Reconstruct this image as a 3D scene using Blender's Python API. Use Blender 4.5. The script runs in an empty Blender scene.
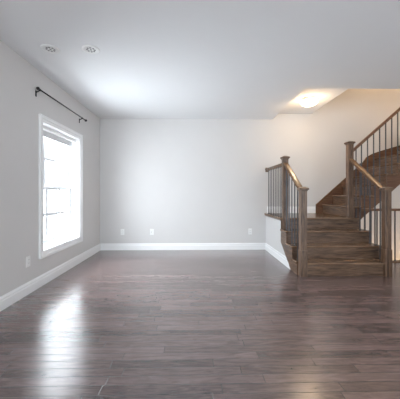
import bpy, bmesh, math, random
from mathutils import Vector, Matrix
random.seed(4)
C = bpy.context.scene.collection
sc = bpy.context.scene

# ------------------------------------------------------------------ camera, sky, exposure
EYE = 1.15
cam_d = bpy.data.cameras.new('camera')
cam = bpy.data.objects.new('camera', cam_d); C.objects.link(cam)
cam.location = (0, 0, EYE)
cam.rotation_euler = (math.radians(90), 0, math.radians(-1.2))
cam_d.sensor_fit = 'HORIZONTAL'; cam_d.sensor_width = 36
cam_d.lens = 267.0 / 400 * 36
cam_d.shift_y = -6.5 / 400
cam_d.clip_start = 0.02
sc.camera = cam

SKY_STRENGTH = 1.0
w = bpy.data.worlds.new('sky'); sc.world = w; w.use_nodes = True
bg = w.node_tree.nodes['Background']
# overcast sky: pale at the horizon, several times brighter higher up
_n = w.node_tree.nodes; _tc = _n.new('ShaderNodeTexCoord'); _sp = _n.new('ShaderNodeSeparateXYZ'); _mr = _n.new('ShaderNodeMapRange'); _vm = _n.new('ShaderNodeVectorMath')
_mr.interpolation_type = 'SMOOTHSTEP'; _mr.inputs[1].default_value = 0.24; _mr.inputs[2].default_value = 0.50; _mr.inputs[3].default_value = 1.0; _mr.inputs[4].default_value = 7.0
_vm.operation = 'SCALE'; _vm.inputs[0].default_value = (0.86, 0.93, 1.0)
w.node_tree.links.new(_tc.outputs['Generated'], _sp.inputs[0]); w.node_tree.links.new(_sp.outputs[2], _mr.inputs[0])
w.node_tree.links.new(_mr.outputs[0], _vm.inputs['Scale']); w.node_tree.links.new(_vm.outputs[0], bg.inputs['Color'])
bg.inputs['Strength'].default_value = SKY_STRENGTH

sc.view_settings.view_transform = 'Standard'
sc.view_settings.look = 'None'
sc.view_settings.gamma = 1
sc.view_settings.use_curve_mapping = False
sc.view_settings.exposure = 0.74
sc.cycles.max_bounces = 12
sc.cycles.diffuse_bounces = 8
sc.cycles.sample_clamp_indirect = 6
sc.cycles.use_denoising = True

LAMP = (1.0, 0.71, 0.43)
def lamp_light(name, loc, power, radius=0.1, col=LAMP):
    l = bpy.data.lights.new(name, 'POINT'); l.energy = power; l.shadow_soft_size = radius; l.color = col
    o = bpy.data.objects.new(name, l); o.location = loc; C.objects.link(o); return o
# room constants
XL, XR, YB, YF, CH = -1.898, 4.75, 5.41, -3.2, 2.65
W1 = (3.37, 4.44, 0.42, 2.04)        # left window opening y0 y1 z0 z1
W2 = (-0.9, 3.9, 0.12, 2.30)         # rear glazing x0 x1 z0 z1
def daylight(name, loc, rot, sx, sy, power):
    l = bpy.data.lights.new(name, 'AREA'); l.shape = 'RECTANGLE'; l.size = sx; l.size_y = sy; l.energy = power; l.color = (0.86, 0.93, 1.0)
    o = bpy.data.objects.new(name, l); o.location = loc; o.rotation_euler = rot; C.objects.link(o); return o
daylight('window_daylight', (-2.9, 3.10, 1.3), (0, -math.pi/2, 0), 3.2, 3.5, 600)
daylight('rear_daylight', ((W2[0]+W2[1])/2, YF-0.7, 1.3), (math.pi/2, 0, 0), 5.4, 2.8, 240)
lamp_light('upstairs_lamp_light', (4.5, 4.3, 4.7), 42)
lamp_light('basement_lamp_light', (3.9, 4.8, -1.4), 34)

# ------------------------------------------------------------------ materials
def mat(name):
    m = bpy.data.materials.new(name); m.use_nodes = True
    nt = m.node_tree; return m, nt, nt.nodes['Principled BSDF']
def lnk(nt, a, b): nt.links.new(a, b)
def plain(name, col, rough=0.5, metal=0.0, noise=0.0, nscale=60, bump=0.0):
    m, nt, p = mat(name)
    p.inputs['Base Color'].default_value = (*col, 1); p.inputs['Roughness'].default_value = rough
    p.inputs['Metallic'].default_value = metal
    tc = nt.nodes.new('ShaderNodeTexCoord'); n = nt.nodes.new('ShaderNodeTexNoise')
    n.inputs['Scale'].default_value = nscale; n.inputs['Detail'].default_value = 3
    lnk(nt, tc.outputs['Object'], n.inputs['Vector'])
    if noise:
        mx = nt.nodes.new('ShaderNodeMix'); mx.data_type = 'RGBA'
        lnk(nt, n.outputs['Fac'], mx.inputs[0])
        mx.inputs[6].default_value = (*[c*(1-noise) for c in col], 1); mx.inputs[7].default_value = (*[min(1, c*(1+noise)) for c in col], 1)
        lnk(nt, mx.outputs[2], p.inputs['Base Color'])
    if bump:
        b = nt.nodes.new('ShaderNodeBump'); b.inputs['Strength'].default_value = bump; b.inputs['Distance'].default_value = 0.002
        lnk(nt, n.outputs['Fac'], b.inputs['Height']); lnk(nt, b.outputs['Normal'], p.inputs['Normal'])
    return m
M = {}
M['wall'] = plain('grey_wall_paint', (0.632, 0.618, 0.608), 0.75, noise=0.02, nscale=3, bump=0.05)
M['ceiling'] = plain('ceiling_paint', (0.77, 0.775, 0.78), 0.85, noise=0.01, nscale=4, bump=0.05)
M['trim'] = plain('white_trim_paint', (0.86, 0.86, 0.86), 0.35, noise=0.01, nscale=5)
M['vinyl'] = plain('white_window_vinyl', (0.78, 0.80, 0.82), 0.4, noise=0.01, nscale=5)
M['plastic'] = plain('white_plastic', (0.80, 0.80, 0.79), 0.35, noise=0.01)
M['slot'] = plain('dark_slot', (0.05, 0.05, 0.05), 0.6)
M['greyhole'] = plain('grey_grille_hole', (0.28, 0.28, 0.28), 0.7)
M['black'] = plain('black_rod_metal', (0.015, 0.015, 0.017), 0.4, 0.5)
M['iron'] = plain('dark_iron', (0.085, 0.088, 0.098), 0.42, 0.5, noise=0.1, nscale=40)
M['shade'] = plain('shade_fabric', (0.72, 0.73, 0.74), 0.8, noise=0.02, nscale=200)
M['brass'] = plain('brushed_nickel', (0.55, 0.45, 0.32), 0.35, 1.0)

def glass(name):
    m = bpy.data.materials.new(name); m.use_nodes = True; nt = m.node_tree; nt.nodes.clear()
    o = nt.nodes.new('ShaderNodeOutputMaterial'); t = nt.nodes.new('ShaderNodeBsdfTransparent'); g = nt.nodes.new('ShaderNodeBsdfGlossy')
    g.inputs['Roughness'].default_value = 0.02; mx = nt.nodes.new('ShaderNodeMixShader'); mx.inputs[0].default_value = 0.06
    t.inputs['Color'].default_value = (0.97, 0.98, 0.98, 1)
    lnk(nt, t.outputs[0], mx.inputs[1]); lnk(nt, g.outputs[0], mx.inputs[2]); lnk(nt, mx.outputs[0], o.inputs[0])
    return m
M['glass'] = glass('window_glass')

def wood(name, axis, dark, light, rough=0.34):
    m, nt, p = mat(name)
    tc = nt.nodes.new('ShaderNodeTexCoord'); oi = nt.nodes.new('ShaderNodeObjectInfo')
    add = nt.nodes.new('ShaderNodeVectorMath'); add.operation = 'ADD'
    sm = nt.nodes.new('ShaderNodeVectorMath'); sm.operation = 'SCALE'; sm.inputs['Scale'].default_value = 7.3
    cmb = nt.nodes.new('ShaderNodeCombineXYZ')
    for i in range(3): lnk(nt, oi.outputs['Random'], cmb.inputs[i])
    lnk(nt, cmb.outputs[0], sm.inputs[0])
    lnk(nt, tc.outputs['Object'], add.inputs[0]); lnk(nt, sm.outputs[0], add.inputs[1])
    mp = nt.nodes.new('ShaderNodeMapping'); s = [24, 24, 24]; s[axis] = 2.4
    mp.inputs['Scale'].default_value = s
    lnk(nt, add.outputs[0], mp.inputs['Vector'])
    n1 = nt.nodes.new('ShaderNodeTexNoise'); n1.inputs['Scale'].default_value = 1.0; n1.inputs['Detail'].default_value = 6; n1.inputs['Distortion'].default_value = 1.6
    n2 = nt.nodes.new('ShaderNodeTexNoise'); n2.inputs['Scale'].default_value = 5.0; n2.inputs['Detail'].default_value = 4
    lnk(nt, mp.outputs[0], n1.inputs['Vector']); lnk(nt, mp.outputs[0], n2.inputs['Vector'])
    ma = nt.nodes.new('ShaderNodeMath'); ma.operation = 'MULTIPLY_ADD'; ma.inputs[1].default_value = 0.35
    lnk(nt, n2.outputs['Fac'], ma.inputs[0]); 
    mb = nt.nodes.new('ShaderNodeMath'); mb.operation = 'MULTIPLY'; mb.inputs[1].default_value = 0.65
    lnk(nt, n1.outputs['Fac'], mb.inputs[0]); lnk(nt, mb.outputs[0], ma.inputs[2])
    r = nt.nodes.new('ShaderNodeValToRGB')
    r.color_ramp.elements[0].position = 0.36; r.color_ramp.elements[0].color = (*dark, 1)
    r.color_ramp.elements[1].position = 0.64; r.color_ramp.elements[1].color = (*light, 1)
    lnk(nt, ma.outputs[0], r.inputs['Fac']); lnk(nt, r.outputs[0], p.inputs['Base Color'])
    p.inputs['Roughness'].default_value = rough
    b = nt.nodes.new('ShaderNodeBump'); b.inputs['Strength'].default_value = 0.08; b.inputs['Distance'].default_value = 0.002
    lnk(nt, n2.outputs['Fac'], b.inputs['Height']); lnk(nt, b.outputs['Normal'], p.inputs['Normal'])
    return m
WD, WL = (0.044, 0.023, 0.013), (0.215, 0.126, 0.076)
for i, a in enumerate('xyz'):
    M['wood_'+a] = wood('stained_oak_grain_'+a, i, WD, WL)
M['tread_x'] = wood('lit_tread_oak_x', 0, (0.085, 0.048, 0.030), (0.26, 0.165, 0.105), 0.22)  # same stain as the risers, lightened to paint in light on the treads
M['tread_y'] = wood('lit_tread_oak_y', 1, (0.085, 0.048, 0.030), (0.26, 0.165, 0.105), 0.22)
M['rail_x'] = wood('handrail_oak_x', 0, (0.10, 0.050, 0.025), (0.20, 0.11, 0.058), 0.26)
M['rail_y'] = wood('handrail_oak_y', 1, (0.10, 0.050, 0.025), (0.20, 0.11, 0.058), 0.26)
M['skirt'] = wood('skirt_oak', 0, (0.10, 0.040, 0.022), (0.19, 0.095, 0.048), 0.35)

def floor_mat():
    m, nt, p = mat('dark_oak_floor_planks')
    N = nt.nodes.new
    def math_(op, a, b=None, c=None):
        n = N('ShaderNodeMath'); n.operation = op
        for i, v in enumerate((a, b, c)):
            if v is None: continue
            if isinstance(v, (int, float)): n.inputs[i].default_value = v
            else: lnk(nt, v, n.inputs[i])
        return n.outputs[0]
    tc = N('ShaderNodeTexCoord'); sp = N('ShaderNodeSeparateXYZ'); lnk(nt, tc.outputs['Object'], sp.inputs[0])
    PW, PL = 0.0795, 0.95
    v = math_('DIVIDE', math_('ADD', sp.outputs[1], 10.0), PW); row = math_('FLOOR', v); fv = math_('SUBTRACT', v, row)
    wn = N('ShaderNodeTexWhiteNoise'); wn.noise_dimensions = '1D'; lnk(nt, row, wn.inputs['W'])
    ln = math_('MULTIPLY_ADD', wn.outputs['Value'], 0.5, 0.65)
    u = math_('ADD', math_('DIVIDE', math_('ADD', sp.outputs[0], 20.0), ln), math_('MULTIPLY', wn.outputs['Value'], 37.7))
    col = math_('FLOOR', u); fu = math_('SUBTRACT', u, col)
    cv = N('ShaderNodeCombineXYZ'); lnk(nt, row, cv.inputs[0]); lnk(nt, col, cv.inputs[1])
    w2 = N('ShaderNodeTexWhiteNoise'); w2.noise_dimensions = '2D'; lnk(nt, cv.outputs[0], w2.inputs['Vector'])
    # grain
    gx = math_('ADD', sp.outputs[0], math_('MULTIPLY', w2.outputs['Value'], 50.0))
    gc = N('ShaderNodeCombineXYZ'); lnk(nt, math_('MULTIPLY', gx, 4.5), gc.inputs[0]); lnk(nt, math_('MULTIPLY', sp.outputs[1], 30.0), gc.inputs[1]); lnk(nt, row, gc.inputs[2])
    n1 = N('ShaderNodeTexNoise'); n1.inputs['Scale'].default_value = 1.0; n1.inputs['Detail'].default_value = 7; n1.inputs['Roughness'].default_value = 0.62; n1.inputs['Distortion'].default_value = 1.2
    lnk(nt, gc.outputs[0], n1.inputs['Vector'])
    # value = plank tone + grain
    t = math_('ADD', math_('MULTIPLY', w2.outputs['Value'], 0.32), math_('MULTIPLY', n1.outputs['Fac'], 1.05))
    r = N('ShaderNodeValToRGB')
    r.color_ramp.elements[0].position = 0.28; r.color_ramp.elements[0].color = (0.026, 0.016, 0.017, 1)
    r.color_ramp.elements[1].position = 0.95; r.color_ramp.elements[1].color = (0.225, 0.155, 0.146, 1)
    lnk(nt, t, r.inputs['Fac'])
    # joints
    ev = math_('MINIMUM', fv, math_('SUBTRACT', 1.0, fv)); eu = math_('MULTIPLY', math_('MINIMUM', fu, math_('SUBTRACT', 1.0, fu)), ln)
    gv = math_('SMOOTH_MIN', math_('MULTIPLY', ev, PW), eu, 0.0005)
    g = N('ShaderNodeMapRange'); lnk(nt, gv, g.inputs[0]); g.inputs[1].default_value = 0.0006; g.inputs[2].default_value = 0.0028
    mx = N('ShaderNodeMix'); mx.data_type = 'RGBA'; lnk(nt, g.outputs[0], mx.inputs[0])
    mx.inputs[6].default_value = (0.018, 0.013, 0.012, 1); lnk(nt, r.outputs[0], mx.inputs[7]); lnk(nt, mx.outputs[2], p.inputs['Base Color'])
    rr = N('ShaderNodeMapRange'); lnk(nt, n1.outputs['Fac'], rr.inputs[0]); rr.inputs[3].default_value = 0.17; rr.inputs[4].default_value = 0.30
    lnk(nt, rr.outputs[0], p.inputs['Roughness'])
    h = math_('ADD', g.outputs[0], math_('MULTIPLY', n1.outputs['Fac'], 0.25))
    h = math_('ADD', h, math_('MULTIPLY', w2.outputs['Value'], 0.15))
    b = N('ShaderNodeBump'); b.inputs['Strength'].default_value = 0.34; b.inputs['Distance'].default_value = 0.0015
    lnk(nt, h, b.inputs['Height']); lnk(nt, b.outputs['Normal'], p.inputs['Normal'])
    p.inputs['Specular IOR Level'].default_value = 0.9
    p.inputs['Coat Weight'].default_value = 0.5; p.inputs['Coat Roughness'].default_value = 0.22; lnk(nt, b.outputs['Normal'], p.inputs['Coat Normal']); p.inputs['Coat IOR'].default_value = 1.6
    return m
M['floor'] = floor_mat()

def brick_mat():
    m, nt, p = mat('pale_brick')
    tc = nt.nodes.new('ShaderNodeTexCoord'); mp = nt.nodes.new('ShaderNodeMapping'); mp.inputs['Rotation'].default_value = (math.pi/2, 0, 0)
    b = nt.nodes.new('ShaderNodeTexBrick'); b.inputs['Scale'].default_value = 4.5
    b.inputs['Color1'].default_value = (0.55, 0.42, 0.38, 1); b.inputs['Color2'].default_value = (0.62, 0.52, 0.48, 1); b.inputs['Mortar'].default_value = (0.7, 0.7, 0.7, 1)
    lnk(nt, tc.outputs['Object'], mp.inputs[0]); lnk(nt, mp.outputs[0], b.inputs['Vector']); lnk(nt, b.outputs['Color'], p.inputs['Base Color'])
    p.inputs['Roughness'].default_value = 0.9; return m
M['brick'] = brick_mat()

# ------------------------------------------------------------------ mesh helpers
def box(bm, x0, x1, y0, y1, z0, z1, bev=0.0):
    r = bmesh.ops.create_cube(bm, size=1)
    vs = r['verts']
    for v in vs:
        v.co = Vector(((x0+x1)/2 + v.co.x*(x1-x0), (y0+y1)/2 + v.co.y*(y1-y0), (z0+z1)/2 + v.co.z*(z1-z0)))
    if bev:
        es = list({e for v in vs for e in v.link_edges})
        bmesh.ops.bevel(bm, geom=es, offset=bev, segments=2, affect='EDGES', profile=0.5)
def prism(bm, pts, axis, a0, a1, bev=0.0):
    """polygon pts in the plane normal to axis, extruded from a0 to a1"""
    def P(p, a):
        if axis == 0: return (a, p[0], p[1])
        if axis == 1: return (p[0], a, p[1])
        return (p[0], p[1], a)
    A = [bm.verts.new(P(p, a0)) for p in pts]; B = [bm.verts.new(P(p, a1)) for p in pts]
    fs = [bm.faces.new(A), bm.faces.new(B[::-1])]
    n = len(pts)
    for i in range(n):
        j = (i+1) % n
        fs.append(bm.faces.new((A[j], A[i], B[i], B[j])))
    bmesh.ops.recalc_face_normals(bm, faces=fs)
    if bev:
        es = list({e for v in A+B for e in v.link_edges})
        bmesh.ops.bevel(bm, geom=es, offset=bev, segments=2, affect='EDGES', profile=0.5)
def tube(bm, p, q, r, seg=16, r2=None):
    p, q = Vector(p), Vector(q); d = q-p
    m = Matrix.Translation((p+q)/2) @ d.to_track_quat('Z', 'Y').to_matrix().to_4x4()
    bmesh.ops.create_cone(bm, cap_ends=True, segments=seg, radius1=r, radius2=r if r2 is None else r2, depth=d.length, matrix=m)
def lathe(bm, prof, loc, seg=40, axis='z'):
    rings = []
    for (r, h) in prof:
        ring = []
        for k in range(seg):
            a = 2*math.pi*k/seg
            ring.append(bm.verts.new((loc[0]+r*math.cos(a), loc[1]+r*math.sin(a), loc[2]+h)))
        rings.append(ring)
    for i in range(len(rings)-1):
        for k in range(seg):
            j = (k+1) % seg
            bm.faces.new((rings[i][k], rings[i][j], rings[i+1][j], rings[i+1][k]))
    bm.faces.new(rings[0][::-1]); bm.faces.new(rings[-1])
    bmesh.ops.recalc_face_normals(bm, faces=bm.faces[:])
def obj(name, bm, m, parent=None, smooth=False):
    me = bpy.data.meshes.new(name); bm.to_mesh(me); bm.free(); me.materials.append(M[m])
    if smooth:
        for p in me.polygons: p.use_smooth = True
    o = bpy.data.objects.new(name, me); C.objects.link(o)
    if parent is not None:
        o.parent = parent
        o.matrix_parent_inverse = Matrix.Translation(-Vector(parent.location))
    return o
def thing(name, label, cat, loc=(0, 0, 0), group=None, kind=None):
    o = bpy.data.objects.new(name, None); o.empty_display_size = 0.1; C.objects.link(o); o.location = loc
    if label: o['label'] = label
    if cat: o['category'] = cat
    if group: o['group'] = group
    if kind: o['kind'] = kind
    return o
def struct(name, bm, m, label=None, parent=None, smooth=False):
    o = obj(name, bm, m, parent, smooth)
    if parent is None:
        o['kind'] = 'structure'
        if label: o['label'] = label; o['category'] = name.split('_')[0]
    return o
B = bmesh.new

# ------------------------------------------------------------------ room shell
WT = 0.20
RX0 = 2.78       # basement well: x from here to the right wall, y from WY to the back wall
WY = 4.43
OX, OY = 1.585, 3.79     # ceiling opening corner
PX, PZ = 2.385, 2.765     # end and height of the raised ceiling over the landing
UPZ = 5.2
b = B(); box(b, XL, XR, YF, WY, -0.25, 0); box(b, XL, RX0-0.02, WY, YB, -0.25, 0); struct('floor', b, 'floor', 'dark brown oak plank floor, boards running across the room')
b = B(); box(b, XL-WT, OX, YF, YB, CH, CH+0.30); box(b, OX, XR, YF, OY, CH, CH+0.30)
struct('ceiling', b, 'ceiling', 'flat pale grey painted ceiling of the main room')
b = B(); box(b, OX, PX, OY, YB, PZ, PZ+0.18); struct('ceiling_landing', b, 'ceiling', 'slightly raised white ceiling patch above the stair landing')
b = B(); box(b, PX-0.1, XR, OY-0.1, YB, UPZ, UPZ+0.1); struct('ceiling_upstairs', b, 'ceiling', 'upstairs ceiling high over the stair well')
b = B(); box(b, XL-WT, XR+WT, YB, YB+0.15, -2.8, UPZ+0.1); struct('wall_back', b, 'wall', 'long grey back wall running behind the staircase')
b = B()
y0, y1, z0, z1 = W1
box(b, XL-WT, XL, YF, y0, -0.25, CH); box(b, XL-WT, XL, y1, YB, -0.25, CH); box(b, XL-WT, XL, y0, y1, -0.25, z0); box(b, XL-WT, XL, y0, y1, z1, CH)
struct('wall_left', b, 'wall', 'pale grey left wall with the window')
b = B()
box(b, XL-WT-0.12, XL-WT-0.005, 2.6, y0-0.01, -0.3, 2.9); box(b, XL-WT-0.12, XL-WT-0.005, y1+0.01, 5.3, -0.3, 2.9)
box(b, XL-WT-0.12, XL-WT-0.005, y0-0.01, y1+0.01, -0.3, z0-0.02); box(b, XL-WT-0.12, XL-WT-0.005, y0-0.01, y1+0.01, z1+0.02, 2.9)
struct('wall_exterior', b, 'brick', 'pale brick outer wall glimpsed through the window')
b = B(); box(b, XR, XR+WT, YF, YB, -2.8, UPZ+0.1); struct('wall_right', b, 'wall', 'grey right wall beyond the stairs')
b = B()
x0, x1, z0, z1 = W2
box(b, XL-WT, x0, YF-0.2, YF, -0.25, CH+.3); box(b, x1, XR+WT, YF-0.2, YF, -0.25, CH+.3); box(b, x0, x1, YF-0.2, YF, -0.25, z0); box(b, x0, x1, YF-0.2, YF, z1, CH+.3)
struct('wall_rear', b, 'wall', 'grey wall behind the camera with glazed doors')
b = B(); box(b, PX-0.10, PX, OY, YB, PZ+0.18, UPZ); struct('wall_stairwell_left', b, 'wall', 'upper stairwell side wall above the landing ceiling')
b = B(); box(b, PX-0.1, XR, OY-0.1, OY, CH+0.3, UPZ); struct('wall_stairwell_front', b, 'wall', 'upper stairwell wall above the main ceiling edge')
b = B(); box(b, RX0-0.10, RX0-0.02, WY, YB, -2.7, -0.25); box(b, RX0-0.02, XR, WY-0.08, WY, -2.7, -0.25)
struct('wall_basement', b, 'wall', 'walls of the basement stair well')
b = B(); box(b, RX0-0.1, XR, WY-0.08, YB, -2.8, -2.7); struct('floor_basement', b, 'floor', 'basement floor at the bottom of the stair well')
# knee wall below the landing (left) and right
b = B(); prism(b, [(3.96, 0), (YB-0.001, 0), (YB-0.001, 0.70), (4.42, 0.70), (4.42, 0.338)], 0, 1.452, 1.50); struct('wall_knee', b, 'wall', 'white knee wall closing the space below the landing')
b = B(); box(b, 2.60, 2.68, 4.46, YB, 0, 0.70); struct('wall_knee_right', b, 'wall', 'low wall closing the right side below the landing')

# baseboards: two-step profile
def base_y(name, x, sgn, ya, yb, z=0, label=None, h=0.135):
    b = B(); prism(b, [(x, z), (x+sgn*0.018, z), (x+sgn*0.018, z+h*0.66), (x+sgn*0.013, z+h*0.70), (x+sgn*0.013, z+h*0.86), (x+sgn*0.007, z+h*0.93), (x+sgn*0.006, z+h), (x, z+h)], 1, ya, yb)
    return struct(name, b, 'trim', label)
def base_x(name, y, xa, xb, z=0, label=None, h=0.135):
    b = B(); prism(b, [(y, z), (y-0.018, z), (y-0.018, z+h*0.66), (y-0.013, z+h*0.70), (y-0.013, z+h*0.86), (y-0.007, z+h*0.93), (y-0.006, z+h), (y, z+h)], 0, xa, xb)
    return struct(name, b, 'trim', label)
base_y('baseboard_left', XL, 1, YF, YB, 0, 'white moulded baseboard along the left wall')
base_y('baseboard_right', XR, -1, YF, WY-0.08, 0, 'white moulded baseboard along the right wall')
base_x('baseboard_back', YB, XL+0.018, 1.452, 0, 'white moulded baseboard along the back wall')
base_x('baseboard_landing', YB, 1.48, 2.47, 0.74, 'white baseboard on the back wall above the landing')
b = B(); h = .135
prism(b, [(3.99, 0), (YB-0.018, 0), (YB-0.018, h*.68), (4.075, h*.68)], 0, 1.436, 1.452)
prism(b, [(4.075, h*.68), (YB-0.013, h*.68), (YB-0.013, h), (4.12, h)], 0, 1.443, 1.452)
struct('baseboard_knee', b, 'trim', 'white baseboard along the knee wall beside the stairs')

# ------------------------------------------------------------------ left window
y0, y1, z0, z1 = W1
win = thing('window_1', 'tall white framed window with raised shade on the left wall', 'window', (XL, (y0+y1)/2, z0), kind='structure')
b = B()
cw = 0.077
# mitred casing, outer band thicker
def frame_ring(b, ya, yb, za, zb, wd, xa, xb):
    def trap(p): prism(b, p, 0, xa, xb)
    trap([(ya, za), (yb, za), (yb-wd, za+wd), (ya+wd, za+wd)]); trap([(ya, zb), (ya+wd, zb-wd), (yb-wd, zb-wd), (yb, zb)])
    trap([(ya, za), (ya+wd, za+wd), (ya+wd, zb-wd), (ya, zb)]); trap([(yb, za), (yb, zb), (yb-wd, zb-wd), (yb-wd, za+wd)])
frame_ring(b, y0-cw, y1+cw, z0-cw, z1+cw, 0.026, XL, XL+0.030)
frame_ring(b, y0-cw+0.026, y1+cw-0.026, z0-cw+0.026, z1+cw-0.026, 0.034, XL, XL+0.019)
frame_ring(b, y0-cw+0.060, y1+cw-0.060, z0-cw+0.060, z1+cw-0.060, 0.022, XL, XL+0.012)
obj('casing', b, 'trim', win)
b = B(); xj = XL-WT
box(b, xj, XL, y0, y0+0.012, z0, z1); box(b, xj, XL, y1-0.012, y1, z0, z1); box(b, xj, XL, y0+0.012, y1-0.012, z1-0.012, z1)
prism(b, [(XL, z0), (xj, z0), (xj, z0+0.03), (XL, z0+0.012)], 1, y0+0.012, y1-0.012)
obj('jamb', b, 'trim', win)
def sash(name, x, za, zb, wd, mw, parent):
    b = B(); ya, yb = y0+0.014, y1-0.014
    box(b, x-0.016, x+0.016, ya, ya+wd, za, zb, 0.003); box(b, x-0.016, x+0.016, yb-wd, yb, za, zb, 0.003)
    box(b, x-0.016, x+0.016, ya+wd, yb-wd, za, za+wd*1.25, 0.003); box(b, x-0.016, x+0.016, ya+wd, yb-wd, zb-wd*0.8, zb, 0.003)
    s = obj(name, b, 'vinyl', parent)
    b = B()
    for k in (1, 2):
        yy = ya + (yb-ya)*k/3; box(b, x-0.006, x+0.006, yy-mw/2, yy+mw/2, za+wd, zb-wd*0.8)
    zz = (za+zb)/2 + 0.01; box(b, x-0.008, x+0.008, ya+wd, yb-wd, zz-mw*0.42, zz+mw*0.42)
    obj('muntin_bars', b, 'vinyl', s)
    b = B(); box(b, x-0.002, x+0.002, ya+wd-0.002, yb-wd+0.002, za+wd, zb-wd*0.8+0.002); obj('pane', b, 'glass', s)
sash('lower_sash', XL-0.150, z0+0.035, 1.235, 0.048, 0.046, win)
sash('upper_sash', XL-0.184, 1.20, z1-0.012, 0.042, 0.036, win)
b = B(); box(b, XL-0.166, XL-0.128, y0+0.12, y0+0.2, 1.235, 1.25, 0.003); obj('sash_lock', b, 'vinyl', win)
sh = thing('roller_shade', 'white roller shade rolled up at the top of the window', 'shade', (XL-0.08, (y0+y1)/2, z1-0.06))
b = B(); box(b, XL-0.115, XL-0.045, y0+0.014, y1-0.014, z1-0.062, z1-0.013, 0.006); obj('headrail', b, 'plastic', sh)
b = B(); box(b, XL-0.098, XL-0.095, y0+0.03, y1-0.03, z1-0.125, z1-0.060); obj('fabric', b, 'shade', sh)
b = B(); box(b, XL-0.104, XL-0.089, y0+0.03, y1-0.03, z1-0.145, z1-0.123, 0.004); obj('hem_bar', b, 'shade', sh)

# rear glazing
x0, x1, z0, z1 = W2
rw = thing('window_2', 'wide glazed doors in the wall behind the camera', 'window', ((x0+x1)/2, YF, z0), kind='structure')
b = B(); n = 4
box(b, x0, x1, YF-0.12, YF-0.06, z0, z0+0.08); box(b, x0, x1, YF-0.12, YF-0.06, z1-0.07, z1)
for k in range(n+1):
    xx = x0 + (x1-x0)*k/n; box(b, max(x0, xx-0.05), min(x1, xx+0.05), YF-0.12, YF-0.06, z0+0.08, z1-0.07)
obj('window_frame', b, 'vinyl', rw)
b = B(); box(b, x0, x1, YF-0.092, YF-0.088, z0+0.08, z1-0.07); obj('pane', b, 'glass', rw)

# ------------------------------------------------------------------ staircase
R, T = 0.185, 0.25
SX0, SX1 = 1.47, 2.74
nose = [3.635 + T*i for i in range(4)]           # nosing y of treads 1..4 (4 = landing)
st = thing('staircase', 'dark brown oak staircase with landing turning up to the right', 'staircase', (2.1, 3.7, 0))
TH = 0.032; OV = 0.026
LX, RX = SX0-0.048, 2.785     # tread ends overhanging left and right
for i in range(3):
    zt = R*(i+1)
    b = B(); box(b, LX, RX, nose[i], nose[i+1]+OV+0.005, zt-TH, zt, 0.010)
    if i == 0:
        bmesh.ops.delete(b, geom=b.verts[:], context='VERTS')
        box(b, 1.548, 2.634, nose[i], nose[i+1]+OV+0.005, zt-TH, zt, 0.010)
        box(b, LX, 1.552, 3.722, nose[i+1]+OV+0.005, zt-TH, zt, 0.010); box(b, 2.630, RX, 3.722, nose[i+1]+OV+0.005, zt-TH, zt, 0.010)
    obj('tread', b, 'tread_x', st)
for i in range(4):
    b = B(); yr = nose[i]+OV
    xa, xb = (1.548, 2.634) if i == 0 else (SX0-0.004, SX1)
    box(b, xa, xb, yr, yr+0.02, R*i + (0 if i == 0 else 0.0), R*(i+1)-TH)
    box(b, xa, xb, yr-0.012, yr, R*(i+1)-TH-0.018, R*(i+1)-TH, 0.004)   # cove below the nosing
    if i == 0: box(b, xa, xb, yr-0.012, yr, 0, 0.018, 0.004)
    obj('riser', b, 'wood_x', st)
# landing
b = B()
prism(b, [(LX, nose[3]), (RX, nose[3]), (RX, nose[3]+0.085), (2.64, nose[3]+0.085), (2.64, YB-0.002), (LX, YB-0.002)], 2, 4*R-TH, 4*R, 0.008)
obj('landing', b, 'tread_x', st)
b = B(); box(b, 1.436, 1.453, 4.44, YB, 4*R-TH-0.022, 4*R-TH, 0.004); obj('cove_moulding', b, 'wood_y', st)
# open stringers
def side_poly():
    p = [(nose[0]+OV+0.06, 0), (3.97, 0), (4.425, 0.335), (4.425, 4*R-TH)]
    p += [(nose[3]+OV-0.004, 4*R-TH)]
    for i in (2, 1, 0):
        p += [(nose[i+1]+OV-0.004, R*(i+1)-TH), (max(nose[i]+OV-0.004, nose[0]+OV+0.06), R*(i+1)-TH)]
    # drop duplicate points
    q = []
    for a in p:
        if not q or (abs(q[-1][0]-a[0]) > 1e-5 or abs(q[-1][1]-a[1]) > 1e-5): q.append(a)
    return q
b = B(); prism(b, side_poly(), 0, 1.440, 1.466); obj('stringer', b, 'wood_y', st)
b = B(); prism(b, side_poly(), 0, 2.735, 2.760); obj('stringer', b, 'wood_y', st)
# upper flight running right
T2 = 0.21
N5 = 2.590
FY = 4.455
def nx(k): return N5 + T2*(k-5)
for k in range(5, 10):
    b = B(); box(b, nx(k), nx(k+1)+OV+0.004, FY-0.030, YB-0.025, R*k-TH, R*k, 0.010)
    if k == 5:
        bmesh.ops.delete(b, geom=b.verts[:], context='VERTS')
        prism(b, [(nx(5), 4.442), (2.674, 4.442), (2.674, FY-0.03), (nx(6)+OV, FY-0.03), (nx(6)+OV, YB-0.025), (nx(5), YB-0.025)], 2, R*k-TH, R*k, 0.008)
    obj('tread', b, 'tread_y', st)
for k in range(5, 11):
    b = B(); xr = nx(k)+OV
    box(b, xr, xr+0.02, FY, YB-0.025, R*(k-1), R*k-TH); box(b, xr-0.012, xr, FY, YB-0.025, R*k-TH-0.018, R*k-TH, 0.004)
    obj('riser', b, 'wood_y', st)
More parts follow.
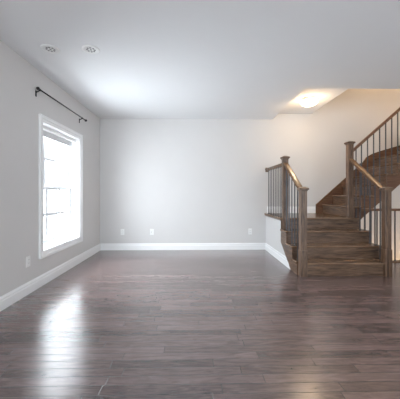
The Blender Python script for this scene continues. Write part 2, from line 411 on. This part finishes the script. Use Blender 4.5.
# winders
px, py = nx(10)+0.10, FY
w10 = [(nx(10), FY-0.03), (px+0.10, FY-0.03), (px+0.06, FY+0.02), (4.19, YB-0.025), (nx(10), YB-0.025)]
b = B(); prism(b, w10, 2, R*10-TH, R*10, 0.008); obj('tread', b, 'tread_y', st)
w11 = [(px, py), (XR-0.01, 4.95), (XR-0.01, YB-0.025), (4.14, YB-0.025)]
b = B(); prism(b, w11, 2, R*11-TH, R*11, 0.008); obj('tread', b, 'tread_y', st)
b = B(); prism(b, [(px+0.03, py+0.01), (px+0.05, py+0.01), (4.19, YB-0.025), (4.165, YB-0.025)], 2, R*10, R*11-TH); obj('riser', b, 'wood_y', st)
b = B(); prism(b, [(px+0.03, py), (XR-0.01, 4.90), (XR-0.01, 4.93), (px+0.03, py+0.03)], 2, R*11, R*12-TH); obj('riser', b, 'wood_x', st)
b = B(); prism(b, [(px, py), (px+0.1, 4.42), (XR-0.01, 4.42), (XR-0.01, 4.96)], 2, R*12-TH, R*12, 0.008); obj('tread', b, 'tread_x', st)
# front stringer of the upper flight
def zlow(x): return 1.15 + 0.885*(x-3.318)
b = B()
p = [(2.64, zlow(2.64)), (3.92, zlow(3.92)), (XR-0.01, zlow(3.92)), (XR-0.01, R*10-TH)]
p += [(nx(10)+OV-0.002, R*10-TH)]
for k in range(9, 4, -1):
    p += [(nx(k+1)+OV-0.002, R*k-TH), (max(nx(k)+OV-0.002, 2.64), R*k-TH)]
q = []
for a in p:
    if not q or (abs(q[-1][0]-a[0]) > 1e-5 or abs(q[-1][1]-a[1]) > 1e-5): q.append(a)
prism(b, q, 1, FY+0.001, FY+0.035); obj('stringer', b, 'skirt', st)
# soffit below the upper flight
b = B(); prism(b, [(2.70, zlow(2.70)+0.01), (3.92, zlow(3.92)+0.01), (XR-0.01, zlow(3.92)+0.01), (XR-0.01, zlow(3.92)+0.04), (3.89, zlow(3.92)+0.04), (2.70, zlow(2.70)+0.05)], 1, FY+0.035, YB-0.001); obj('soffit', b, 'wall', st)
# wall skirt board
b = B()
def zs(x): return 0.905 + 0.885*(x-2.485)
p = [(2.487, 4*R), (2.487, zs(2.487)), (3.45, zs(3.45)), (3.53, 1.872), (3.64, 1.935), (3.75, 1.975), (3.86, 2.01), (4.23, 2.118), (XR, 2.27), (XR, 1.75), (4.0, 1.75), (2.84, 4*R)]
prism(b, p, 1, YB-0.024, YB-0.001); obj('skirt_board', b, 'skirt', st)
b = B()
prev = p[0]
path = p[0:10]
cap = [(2.477, 4*R)] + [(x-0.008, z+0.012) for x, z in path[1:9]]
pts = path[:9] + cap[::-1]
prism(b, pts, 1, YB-0.034, YB-0.001); obj('skirt_cap', b, 'rail_x', st)

# ------------------------------------------------------------------ railings
def newel(parent, cx, cy, zb, zt, w=0.086, plinth=0.0):
    b = B(); h = w/2
    box(b, cx-h, cx+h, cy-h, cy+h, zb, zt-0.045, 0.004)
    if plinth: box(b, cx-h-0.006, cx+h+0.006, cy-h-0.006, cy+h+0.006, zb, zb+plinth, 0.004)
    n = obj('newel_post', b, 'wood_z', parent)
    b = B()
    box(b, cx-h-0.007, cx+h+0.007, cy-h-0.007, cy+h+0.007, zt-0.060, zt-0.045, 0.004)
    box(b, cx-h-0.020, cx+h+0.020, cy-h-0.020, cy+h+0.020, zt-0.045, zt-0.018, 0.006)
    a = h+0.016; vs = [b.verts.new((cx+sx*a, cy+sy*a, zt-0.018)) for sx, sy in ((-1, -1), (1, -1), (1, 1), (-1, 1))]
    t = [b.verts.new((cx+sx*0.02, cy+sy*0.02, zt)) for sx, sy in ((-1, -1), (1, -1), (1, 1), (-1, 1))]
    for i in range(4): b.faces.new((vs[i], vs[(i+1) % 4], t[(i+1) % 4], t[i]))
    b.faces.new(t)
    obj('newel_cap', b, 'wood_x', n)
def rail(parent, p, q, m, w=0.082, h=0.055, name='handrail'):
    """moulded rail, top centre line from p to q"""
    p, q = Vector(p), Vector(q); d = q-p
    hor = Vector((d.x, d.y, 0)).normalized(); side = Vector((-hor.y, hor.x, 0)); up = Vector((0, 0, 1))
    prof = [(-0.34, -1), (0.34, -1), (0.36, -0.62), (0.5, -0.5), (0.5, -0.22), (0.40, -0.06), (0.22, 0), (-0.22, 0), (-0.40, -0.06), (-0.5, -0.22), (-0.5, -0.5), (-0.36, -0.62)]
    b = B(); A = [b.verts.new(p+side*w*s+up*h*t) for s, t in prof]; Bv = [b.verts.new(q+side*w*s+up*h*t) for s, t in prof]
    b.faces.new(A); b.faces.new(Bv[::-1])
    for i in range(len(prof)):
        j = (i+1) % len(prof); b.faces.new((A[j], A[i], Bv[i], Bv[j]))
    bmesh.ops.recalc_face_normals(b, faces=b.faces[:])
    return obj(name, b, m, parent)
def baluster(parent, x, y, zb, zt, w=0.0135, m='iron'):
    b = B(); h = w/2
    box(b, x-h, x+h, y-h, y+h, zb, zt)
    box(b, x-h-0.005, x+h+0.005, y-h-0.005, y+h+0.005, zb, zb+0.014, 0.003)
    obj('baluster', b, m, parent)

# left railing
NLX = 1.502
lr = thing('stair_railing', 'wood and iron railing on the left of the stairs and landing edge', 'railing', (NLX, 3.668, 0), 'stair railings')
newel(lr, NLX, 3.668, 0, 1.237, plinth=0.36)
newel(lr, NLX, 4.395, 3*R, 1.765)
def lz(y): return 1.208 + 0.69*(y-3.711)
rail(lr, (NLX, 3.711, lz(3.711)), (NLX, 4.352, lz(4.352)), 'rail_y')
rail(lr, (1.478, 4.438, 1.65), (1.478, YB, 1.65), 'rail_y')
b = B(); box(b, 1.443, 1.513, YB-0.02, YB, 1.575, 1.665, 0.005); obj('wall_rosette', b, 'wood_x', lr)
for k in range(5):
    y = 3.815 + 0.115*k; i = 0 if y < nose[1] else (1 if y < nose[2] else 2)
    baluster(lr, 1.487, y, R*(i+1), lz(y)-0.05)
for k in range(8):
    y = 4.535 + 0.108*k; baluster(lr, 1.478, y, 4*R, 1.60)
# right railing
RNX = 2.677
rr = thing('stair_railing', 'wood and iron railing right of the stairs, climbing to the upper flight', 'railing', (RNX, 3.668, 0), 'stair railings')
newel(rr, RNX, 3.668, 0, 1.237, plinth=0.37)
newel(rr, 2.588, 4.397, 4*R, 2.015)
def rz(y): return 1.212 + 0.79*(y-3.711)
rail(rr, (2.678, 3.711, rz(3.711)), (2.592, 4.353, rz(4.353)), 'rail_y')
for k in range(5):
    y = 3.845 + 0.115*k; i = 0 if y < nose[1] else (1 if y < nose[2] else 2)
    baluster(rr, 2.715 if k < 3 else 2.705, y, R*(i+1), rz(y)-0.045)
def uz(x): return 1.903 + 0.875*(x-2.673)
UY = 4.442
rail(rr, (2.632, UY-.01, uz(2.632)), (3.80, UY-.01, uz(3.80)), 'skirt', 0.064)
baluster(rr, 2.722, UY, 4*R, uz(2.722)-0.05)
for k in range(10):
    x = 2.815 + 0.1035*k
    kk = int((x-N5)//T2)+5
    baluster(rr, x, UY, R*kk, uz(x)-0.05)
newel(rr, 3.845, UY+0.01, R*10, 3.1)
# basement guard
gr = thing('guard_railing', 'low dark railing around the basement well right of the stairs', 'railing', (3.7, WY-0.03, 0))
rail(gr, (2.765, WY-0.035, 0.892), (XR, WY-0.035, 0.892), 'skirt', 0.055, 0.042)
b = B(); box(b, 2.79, XR, WY-0.075, WY+0.01, 0, 0.016, 0.004); obj('shoe_rail', b, 'wood_x', gr)
for k in range(19):
    x = 2.845 + 0.1015*k
    if x < XR-0.03: baluster(gr, x, WY-0.035, 0.016, 0.855, 0.0155)

# ------------------------------------------------------------------ ceiling light over the landing
LXc, LYc = 1.975, 4.56
lamp_light('landing_lamp_fill', (LXc, LYc, PZ-0.30), 6.5, 0.06)  # added point light hung below the dome to spread light over the ceiling
cl = thing('ceiling_light', 'lit frosted glass dome light above the stair landing', 'ceiling light', (LXc, LYc, PZ))
b = B(); lathe(b, [(0.130, 0), (0.135, -0.012), (0.125, -0.022)], (LXc, LYc, PZ)); obj('base_plate', b, 'brass', cl, True)
b = B()
prof = [(0.145, -0.028)] + [(0.148*math.cos(a), -0.030-0.090*math.sin(a)) for a in [math.radians(t) for t in range(4, 88, 7)]]
lathe(b, prof, (LXc, LYc, PZ))
m, nt, pbs = mat('lit_frosted_glass')
pbs.inputs['Base Color'].default_value = (0.95, 0.9, 0.8, 1); pbs.inputs['Emission Color'].default_value = (1.0, 0.86, 0.66, 1); pbs.inputs['Emission Strength'].default_value = 4.5
M['dome'] = m
obj('glass_dome', b, 'dome', cl, True)
for k in range(3):
    a = math.radians(100+120*k); cx, cy = LXc+0.142*math.cos(a), LYc+0.142*math.sin(a)
    b = B(); box(b, cx-0.009, cx+0.009, cy-0.009, cy+0.009, PZ-0.045, PZ-0.001, 0.003); obj('clip', b, 'brass', cl)

# ------------------------------------------------------------------ ceiling speakers / round vents
def vent(x, y, label):
    t = thing('ceiling_vent', label, 'vent', (x, y, CH), 'round ceiling vents')
    b = B(); lathe(b, [(0.090, 0), (0.089, -0.006), (0.080, -0.010), (0.064, -0.008), (0.060, -0.005)], (x, y, CH), 36); obj('flange', b, 'plastic', t, True)
    for k in range(9):
        rr_, a = (0, 0) if k == 8 else (0.038, math.radians(45*k+10))
        b = B(); lathe(b, [(0.011, -0.004), (0.010, -0.0085)], (x+rr_*math.cos(a), y+rr_*math.sin(a), CH), 14); obj('hole', b, 'greyhole', t)
vent(-1.497, 2.81, 'round white ceiling vent nearer the left wall')
vent(-1.080, 2.81, 'round white ceiling vent farther from the left wall')

# ------------------------------------------------------------------ curtain rod
RXx = XL+0.05
cr = thing('curtain_rod', 'thin black metal curtain rod above the left window', 'curtain rod', (RXx, 3.89, 2.386))
b = B(); tube(b, (RXx, 3.205, 2.386), (RXx, 4.575, 2.386), 0.0085); obj('rod', b, 'black', cr, True)
for yy in (3.195, 4.588):
    b = B(); bmesh.ops.create_uvsphere(b, u_segments=20, v_segments=12, radius=0.020, matrix=Matrix.Translation((RXx, yy, 2.386))); obj('finial', b, 'black', cr, True)
for yy in (3.235, 4.44):
    b = B(); tube(b, (RXx, yy, 2.378), (XL+0.006, yy, 2.355), 0.006, 12); box(b, XL, XL+0.007, yy-0.011, yy+0.011, 2.305, 2.375, 0.002)
    tube(b, (RXx, yy-0.006, 2.384), (RXx, yy+0.006, 2.384), 0.013, 16); obj('bracket', b, 'black', cr)

# ------------------------------------------------------------------ outlets
def outlet(loc, side, label, kind='duplex'):
    t = thing('wall_outlet', label, 'outlet', loc, 'white wall outlets')
    x, y, z = loc
    def bb(u0, u1, v0, v1, d0, d1, bev=0):
        b = B()
        if side == 'left': box(b, x+d0, x+d1, y+u0, y+u1, z+v0, z+v1, bev)
        else: box(b, x+u0, x+u1, y-d1, y-d0, z+v0, z+v1, bev)
        return b
    obj('cover_plate', bb(-0.037, 0.037, -0.060, 0.060, 0, 0.006, 0.002), 'plastic', t)
    if kind == 'duplex':
        for s in (-1, 1):
            so = obj('socket', bb(-0.017, 0.017, s*0.021-0.014, s*0.021+0.014, 0.005, 0.009, 0.002), 'plastic', t)
            b = bb(-0.009, -0.006, s*0.021-0.005, s*0.021+0.006, 0.008, 0.0095); me_add = bb(0.006, 0.009, s*0.021-0.005, s*0.021+0.006, 0.008, 0.0095)
            tmp = bpy.data.meshes.new('tmp'); me_add.to_mesh(tmp); me_add.free(); b.from_mesh(tmp); bpy.data.meshes.remove(tmp)
            obj('slots', b, 'slot', so)
    else:
        b = B(); tube(b, (x, y-0.005, z), (x, y-0.016, z), 0.006, 12); obj('coax_jack', b, 'slot', t)
outlet((XL, 3.086, 0.369), 'left', 'white outlet on the left wall below and before the window')
outlet((-1.448, YB, 0.364), 'back', 'white outlet on the back wall nearest the left corner')
outlet((-0.860, YB, 0.363), 'back', 'middle white plate with dark jack on the back wall', 'coax')
outlet((1.131, YB, 0.367), 'back', 'white outlet on the back wall close to the stair knee wall')
